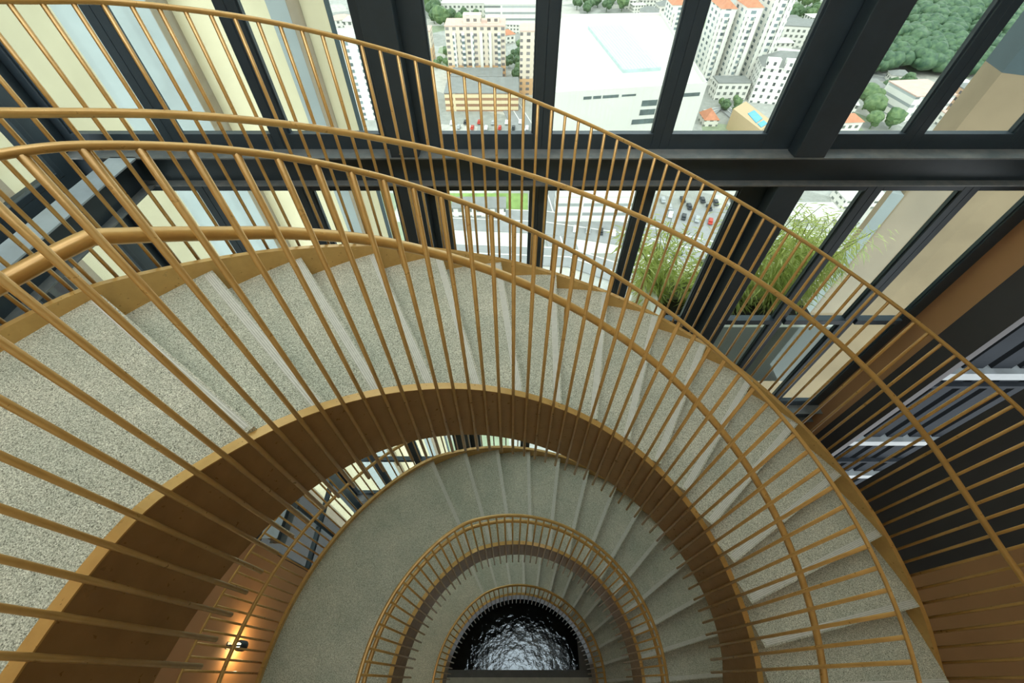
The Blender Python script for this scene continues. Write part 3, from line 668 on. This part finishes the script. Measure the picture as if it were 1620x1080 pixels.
t, w, h = tower('hotel_block', 'white hotel slab with dormered roof above the small blue pool', 1186, 1262, 165, 108, 16, HOTELW, GREYROOF, rz=-0.22, roofh=6)
for k in range(3): link('gable', prism([(-w / 2 + w * (0.05 + 0.34 * k), -0.6), (-w / 2 + w * (0.29 + 0.34 * k), -0.6), (-w / 2 + w * (0.29 + 0.34 * k), 3), (-w / 2 + w * (0.05 + 0.34 * k), 3)], h - 1, h + 4), HOTELW, t)
tower('office_block', 'low white block with dark ribbon windows beside the hotel slab', 1128, 1178, 158, 132, 11, LOWW, GREYROOF)
tower('office_block', 'long white block with grey roof above the hotel slab', 1198, 1290, 74, 42, 22, LOWW, GREYROOF, rz=-0.2)
tower('office_block', 'white ribbon-windowed block beneath the green hill', 1420, 1485, 192, 152, 22, MALLW, PINKROOF, rz=0.1)
tower('office_block', 'cream and red block at far right below the hill', 1512, 1560, 186, 150, 16, REDW, GREYROOF)
tower('office_block', 'pink flat-roofed block at far right beside the beige wall', 1494, 1535, 206, 188, 10, LOWW, PINKROOF)
# swimming pool deck beside the hotel
pd = thing('swimming_pool', 'small turquoise swimming pool on a tan terrace by the hotel slab', 'pool', g(1192, 184, ZG + 10)); o = -pd.location
def pq(us, z0, z1, m, nm):
    bm = prism([(g(u, v, ZG + 10).x, g(u, v, ZG + 10).y) for u, v in us], z0, z1); bmesh.ops.translate(bm, vec=o, verts=bm.verts); link(nm, bm, m, pd)
pq(((1160, 172), (1180, 160), (1222, 192), (1204, 206)), ZG, ZG + 10, TERRACE, 'terrace')
pq(((1183, 180), (1193, 175), (1206, 188), (1196, 195)), ZG + 10, ZG + 10.3, POOLB, 'pool_basin')
pq(((1198, 196), (1208, 191), (1214, 196), (1204, 202)), ZG + 10, ZG + 10.3, POOLB, 'pool_basin')
tower('pavilion', 'small red hip-roofed pavilion right of the white block', 1112, 1134, 200, 190, 10, LOWW, TERRA, roofh=4)

# roads
ROADZ = [0.0]
def road(label, pts, w, paint=True):
    ROADZ[0] += 0.12
    t = thing('road', label, 'road', g(*pts[0]), kind='structure'); o = -t.location
    P_ = [g(u, v) for u, v in pts]
    def strip(w0, off, z):
        bm = bmesh.new(); L = []
        for i, p in enumerate(P_):
            d = (P_[min(i + 1, len(P_) - 1)] - P_[max(i - 1, 0)]).normalized(); n = Vector((-d.y, d.x, 0))
            L.append([bm.verts.new(p + n * (off - w0 / 2) + Vector((0, 0, z))), bm.verts.new(p + n * (off + w0 / 2) + Vector((0, 0, z))), bm.verts.new(p + n * (off + w0 / 2)), bm.verts.new(p + n * (off - w0 / 2))])
        for A, B in zip(L, L[1:]):
            for k in range(4): bm.faces.new((A[k], A[(k + 1) % 4], B[(k + 1) % 4], B[k]))
        bmesh.ops.recalc_face_normals(bm, faces=bm.faces); bmesh.ops.translate(bm, vec=o, verts=bm.verts); return bm
    link('carriageway', strip(w, 0, 0.2 + ROADZ[0]), ROAD, t)
    if paint: link('centre_line', strip(0.5, 0, 0.26 + ROADZ[0]), LINE, t); link('kerb_line', strip(0.5, w / 2 - 0.3, 0.26 + ROADZ[0]), LINE, t)
    return t
road('grey street running past the peach apartment slab', ((800, 130), (806, 165), (830, 205), (870, 320), (900, 420)), 12)
road('wide grey road crossing below the lower windows', ((690, 345), (860, 352), (1000, 372), (1200, 420)), 16)
road('pale grey lane before the white block in the lower windows', ((700, 400), (900, 408), (1000, 440), (1080, 500)), 11)
road('hillside street under the green hill', ((1335, 112), (1400, 124), (1470, 140), (1560, 150)), 14)
road('curving street below the swimming pool', ((1120, 180), (1145, 172), (1180, 200), (1205, 215)), 8)

# lots in the lower windows
def lot(label, us, m, h=0.15, name='parking_lot'):
    P_ = [g(u, v) for u, v in us]; bm = prism([(p.x - P_[0].x, p.y - P_[0].y) for p in P_], 0, h)
    return struct(link(name, bm, m, None, False, (P_[0].x, P_[0].y, ZG + 0.02)), label, 'lot')
PALE = plain('pale_concrete', (0.62, 0.62, 0.58), 0.85, var=0.08, scale=0.2)
lot('pale concrete car park in the lower windows', ((870, 355), (1010, 372), (1010, 400), (880, 402)), PALE)
lot('pale concrete yard at the left of the lower windows', ((700, 355), (855, 358), (860, 398), (690, 396)), PALE)
lot('car park under the bamboo in the lower windows', ((1030, 330), (1190, 330), (1170, 420), (1020, 380)), ROAD)
lot('pale lawn court behind the lower yard', ((710, 306), (835, 306), (835, 335), (700, 335)), LAWN)
tower('warehouse', 'white flat warehouse roof in the lower middle window', 880, 1015, 352, 312, 14, MALLW, WROOF)
tower('warehouse', 'small grey-roofed shed in the lower left window', 716, 800, 344, 330, 8, LOWW, GREYROOF)
tower('warehouse', 'white shed roof beside the bamboo at lower right', 1330, 1400, 330, 318, 10, LOWW, WROOF)
tower('warehouse', 'white pitched shed behind the bamboo', 1250, 1330, 350, 342, 10, LOWW, WROOF, roofh=2)

TAKEN = []
def free(p, r):
    for q in TAKEN:
        if (q[0] - p.x) ** 2 + (q[1] - p.y) ** 2 < (q[2] + r) ** 2: return False
    TAKEN.append((p.x, p.y, r)); return True
def reserve(o_, w_, d_):
    n = max(1, int(max(w_, d_) / 4)); m_ = o_.matrix_basis if o_.type else None
    for i in range(int(w_ / 4) + 1):
        for j in range(int(d_ / 4) + 1):
            q = Vector((-w_ / 2 + w_ * i / max(1, int(w_ / 4)), d_ * j / max(1, int(d_ / 4)), 0)); q.rotate(o_.rotation_euler); q += o_.location
            TAKEN.append((q.x, q.y, 3.0))
for b_ in BLOCKS: reserve(*b_)
xs_ = [p[0] for p in poly]; ys_ = [p[1] for p in poly]
for i in range(40):
    for j in range(40):
        q = Vector((poly[0][0], poly[0][1], 0)).lerp(Vector((poly[1][0], poly[1][1], 0)), i / 39).lerp(Vector((poly[3][0], poly[3][1], 0)).lerp(Vector((poly[2][0], poly[2][1], 0)), i / 39), j / 39)
        TAKEN.append((q.x, q.y, 4.0))

# cars
def car_mesh(name):
    bm = bmesh.new(); add_box(bm, -2.2, -0.9, 0.35, 2.2, 0.9, 0.95, 0.15); add_box(bm, -1.2, -0.78, 0.9, 1.4, 0.78, 1.5, 0.22)
    for x in (-1.35, 1.35):
        for y in (-0.82, 0.82): add_tube(bm, [(x, y - 0.1, 0.33), (x, y + 0.1, 0.33)], 0.33, 10)
    bmesh.ops.recalc_face_normals(bm, faces=bm.faces)
    me = bpy.data.meshes.new(name); bm.to_mesh(me); bm.free(); return me
CARM = []
for cn, c in (('white', (0.8, 0.8, 0.78)), ('black', (0.03, 0.035, 0.04)), ('red', (0.45, 0.05, 0.03)), ('silver', (0.4, 0.42, 0.43))):
    me = car_mesh('car_' + cn); me.materials.append(plain('car_paint_' + cn, c, 0.3, var=0.03)); CARM.append((cn, me))
def car(u, v, rz, k, where, grp):
    p = g(u, v)
    if not free(p, 2.5): return
    o = bpy.data.objects.new('car', CARM[k][1]); COL.objects.link(o); o.location = (p.x, p.y, ZG + 0.3); o.rotation_euler = (0, 0, rz)
    tag(o, '%s car parked %s' % (CARM[k][0], where), 'car', '%s cars %s' % (CARM[k][0], where))
for i in range(26):
    car(1048 + 5.2 * i, 318 + (i % 3) * 6 + random.uniform(-1, 1), 1.5, random.choice((0, 1, 3, 1, 0)), 'in the far rows above the bamboo', '')
for i in range(22):
    car(1030 + 5 * i, 392 + 1.6 * i + (i % 2) * 9, 0.4, random.choice((0, 1, 3, 0, 1)), 'in the near rows beside the bamboo', '')
for i in range(16):
    car(1060 + 7 * i, 342 + 1.2 * i, 1.2, random.choice((0, 1, 3, 0, 1, 2)), 'along the middle aisle of the car park', '')
for i in range(26):
    car(715 + 5.4 * i, 196 + (i % 4) * 4 + random.uniform(-1, 1), 1.5, random.choice((0, 1, 3, 0, 2)), 'in front of the ochre car park deck', '')
for i in range(14):
    car(1340 + 6 * i, 128 + 1.3 * i, 0.3, random.choice((0, 2, 3)), 'on the street under the green hill', '')
for i in range(12):
    car(880 + 10 * i, 362 + 1.0 * i, 1.4, random.choice((0, 3, 1)), 'in the pale lower car park', '')

# houses and trees scattered through the town
TREE1 = leaf_mat('tree_leaf', (0.03, 0.075, 0.03), (0.10, 0.17, 0.07), 0.5); TREE2 = leaf_mat('light_tree_leaf', (0.055, 0.12, 0.045), (0.15, 0.23, 0.09), 0.5)
def crown_bm(r, seed, sub=2):
    rnd = random.Random(seed); bm = bmesh.new()
    for k in range(6):
        c = Vector((rnd.uniform(-.5, .5), rnd.uniform(-.5, .5), rnd.uniform(0.2, .75))) * r; s = r * rnd.uniform(0.42, 0.68)
        res = bmesh.ops.create_icosphere(bm, subdivisions=sub, radius=s)
        for v in res['verts']: v.co = v.co * (1 + rnd.uniform(-.16, .16)) + c
    return bm
TM = []
for k in range(4):
    bm = crown_bm(5.5, k); add_tube(bm, [(0, 0, -4), (0, 0, 2)], 0.35, 6)
    me = bpy.data.meshes.new('tree_crown_%d' % k); bm.to_mesh(me); bm.free(); me.materials.append((TREE1, TREE2)[k % 2]); TM.append(me)
def tree(u, v, s, where):
    p = g(u, v)
    if not free(p, 5.6 * s): return
    o = bpy.data.objects.new('street_tree', TM[random.randrange(4)]); COL.objects.link(o); o.location = (p.x, p.y, ZG + 3.9 * s); o.scale = (s, s, s); o.rotation_euler = (0, 0, random.uniform(0, 6))
    tag(o, 'round green tree %s' % where, 'tree', 'trees %s' % where)
for i in range(160): tree(random.uniform(676, 735), random.uniform(2, 46), random.uniform(0.8, 1.4), 'in the park behind the peach apartment slab')
for i in range(60): tree(random.uniform(735, 770), random.uniform(18, 42), random.uniform(0.6, 1.0), 'in the park behind the peach apartment slab')
for i in range(80): tree(random.uniform(912, 985), random.uniform(3, 22), random.uniform(0.8, 1.3), 'behind the huge white block')
for i in range(90): tree(random.uniform(1362, 1412), random.uniform(172, 206), random.uniform(0.7, 1.2), 'in the clump between the pink roofs at right')
for i in range(40): tree(random.uniform(802, 822), random.uniform(78, 130), random.uniform(0.4, 0.7), 'along the street by the peach apartment slab')
for i in range(40): tree(random.uniform(1140, 1180), random.uniform(164, 182), random.uniform(0.4, 0.65), 'beside the hotel pool terrace')
for i in range(60): tree(random.uniform(1215, 1300), random.uniform(6, 38), random.uniform(0.6, 1.1), 'among the villas above the hotel slab')
for i in range(40): tree(random.uniform(690, 712), random.uniform(84, 110), random.uniform(0.4, 0.8), 'left of the peach apartment slab')
for i in range(40): tree(random.uniform(1390, 1440), random.uniform(142, 152), random.uniform(0.7, 1.2), 'at the foot of the green hill')
VILLA = ((1425, 22), (1500, 18), (1465, 34), (1530, 6), (1440, 10), (1585, 30))
# wooded hill: foliage nobody could count
rnd = random.Random(3)
tb = bmesh.new(); bmesh.ops.create_icosphere(tb, subdivisions=2, radius=1); tb.verts.ensure_lookup_table()
TV = [v.co.copy() for v in tb.verts]; TF = [[v.index for v in f.verts] for f in tb.faces]; tb.free()
hv, hf = [], []
for i in range(2200):
    u, v = rnd.uniform(1330, 1640), rnd.uniform(-30, 122)
    p = g(u, v)
    if any((p - g(*q)).length < 17 for q in VILLA): continue
    hgt = 18 * max(0, 1 - ((v - 40) / 90) ** 2)
    s = rnd.uniform(2.4, 6.0); c = p + Vector((0, 0, hgt + rnd.uniform(1, 6))); n0 = len(hv)
    for w_ in TV: hv.append(Vector((w_.x, w_.y, w_.z * 0.8)) * (s * (1 + rnd.uniform(-.17, .17))) + c)
    hf.extend([[k + n0 for k in f] for f in TF])
hm = bpy.data.meshes.new('hill_foliage'); hm.from_pydata(hv, [], hf)
for p_ in hm.polygons: p_.use_smooth = True
hm.materials.append(leaf_mat('hill_leaf', (0.022, 0.07, 0.038), (0.10, 0.18, 0.085), 0.35))
hill = bpy.data.objects.new('hill_foliage', hm); COL.objects.link(hill)
tag(hill, 'dense green woodland covering the hill at upper right', 'woodland', kind='stuff')

HM = {}
def house_mesh(key, rm, w, d, h, rh):
    bm = bmesh.new(); add_box(bm, -w / 2, -d / 2, 0, w / 2, d / 2, h)
    nw = len(bm.faces); hip(bm, w, d, h, rh)
    for i, f in enumerate(bm.faces): f.material_index = 0 if i < nw else 1
    me = bpy.data.meshes.new('house_' + key); bm.to_mesh(me); bm.free(); me.materials.append(LOWW); me.materials.append(rm); HM[key] = me
house_mesh('red', TERRA, 13, 9, 6, 3); house_mesh('grey', GREYROOF, 14, 10, 6, 3); house_mesh('pink', PINKROOF, 16, 10, 5, 2.5); house_mesh('white', WROOF, 16, 12, 8, 1)
RN = {'red': 'terracotta', 'grey': 'grey', 'pink': 'pink', 'white': 'white'}
def house(u, v, key, where, s=1.0):
    p = g(u, v)
    if not free(p, 9.5 * s): return
    o = bpy.data.objects.new('house', HM[key]); COL.objects.link(o); o.location = (p.x, p.y, ZG); o.rotation_euler = (0, 0, random.uniform(-0.4, 0.4)); o.scale = (s, s, s)
    tag(o, 'small %s-roofed house %s' % (RN[key], where), 'house', '%s-roofed houses %s' % (RN[key], where))
for i in range(90): house(random.uniform(985, 1095), random.uniform(-2, 36), random.choice(('red', 'grey', 'white', 'pink')), 'beyond the huge white block', random.uniform(.7, 1.1))
for i in range(70): house(random.uniform(1205, 1300), random.uniform(2, 44), random.choice(('grey', 'grey', 'white', 'pink')), 'among the trees above the hotel slab', random.uniform(.7, 1.1))
for i in range(50): house(random.uniform(1190, 1275), random.uniform(78, 108), random.choice(('grey', 'pink', 'white')), 'right behind the hotel slab', random.uniform(.8, 1.2))
for i in range(90): house(random.uniform(1322, 1420), random.uniform(128, 176), random.choice(('pink', 'white', 'red', 'grey', 'pink')), 'in the pink-roofed streets below the hill', random.uniform(.7, 1.1))
for i in range(50): house(random.uniform(1320, 1370), random.uniform(178, 208), random.choice(('white', 'white', 'red')), 'at the sill of the right-hand panes', random.uniform(.7, 1.0))
for i in range(50): house(random.uniform(1480, 1560), random.uniform(148, 200), random.choice(('pink', 'white', 'red')), 'in front of the beige outer wall', random.uniform(.6, 1.0))
for i in range(40): house(random.uniform(800, 850), random.uniform(44, 70), random.choice(('pink', 'red', 'white')), 'right of the peach apartment slab', random.uniform(.5, .9))
for i in range(60): house(random.uniform(535, 600), random.uniform(40, 205), random.choice(('white', 'grey', 'pink')), 'left of the boxed steel column', random.uniform(.8, 1.3))
for i, (u, v) in enumerate(VILLA):
    p = g(u, v); o = bpy.data.objects.new('house', HM['white']); COL.objects.link(o); o.location = (p.x, p.y, ZG + 22); o.scale = (1.3,) * 3
    tag(o, 'white-roofed villa half hidden in the green hill', 'house', 'villas in the green hill')

# ------------------------------------------------------------------ light
w = bpy.data.worlds.new('overcast_sky'); scene.world = w; w.use_nodes = True
bg = w.node_tree.nodes['Background']; bg.inputs[0].default_value = (0.95, 0.985, 0.99, 1); bg.inputs[1].default_value = 1.0
sd = bpy.data.lights.new('sun', 'SUN'); sd.energy = 0.7; sd.angle = math.radians(35); sd.color = (1, 0.96, 0.88)
so = bpy.data.objects.new('sun', sd); COL.objects.link(so); so.rotation_euler = (math.radians(42), 0, math.radians(-14))
vs = scene.view_settings
scene.display_settings.display_device = 'sRGB'
vs.view_transform = 'Standard'; vs.look = 'None'; vs.gamma = 1.0; vs.use_curve_mapping = False; vs.exposure = 1.6
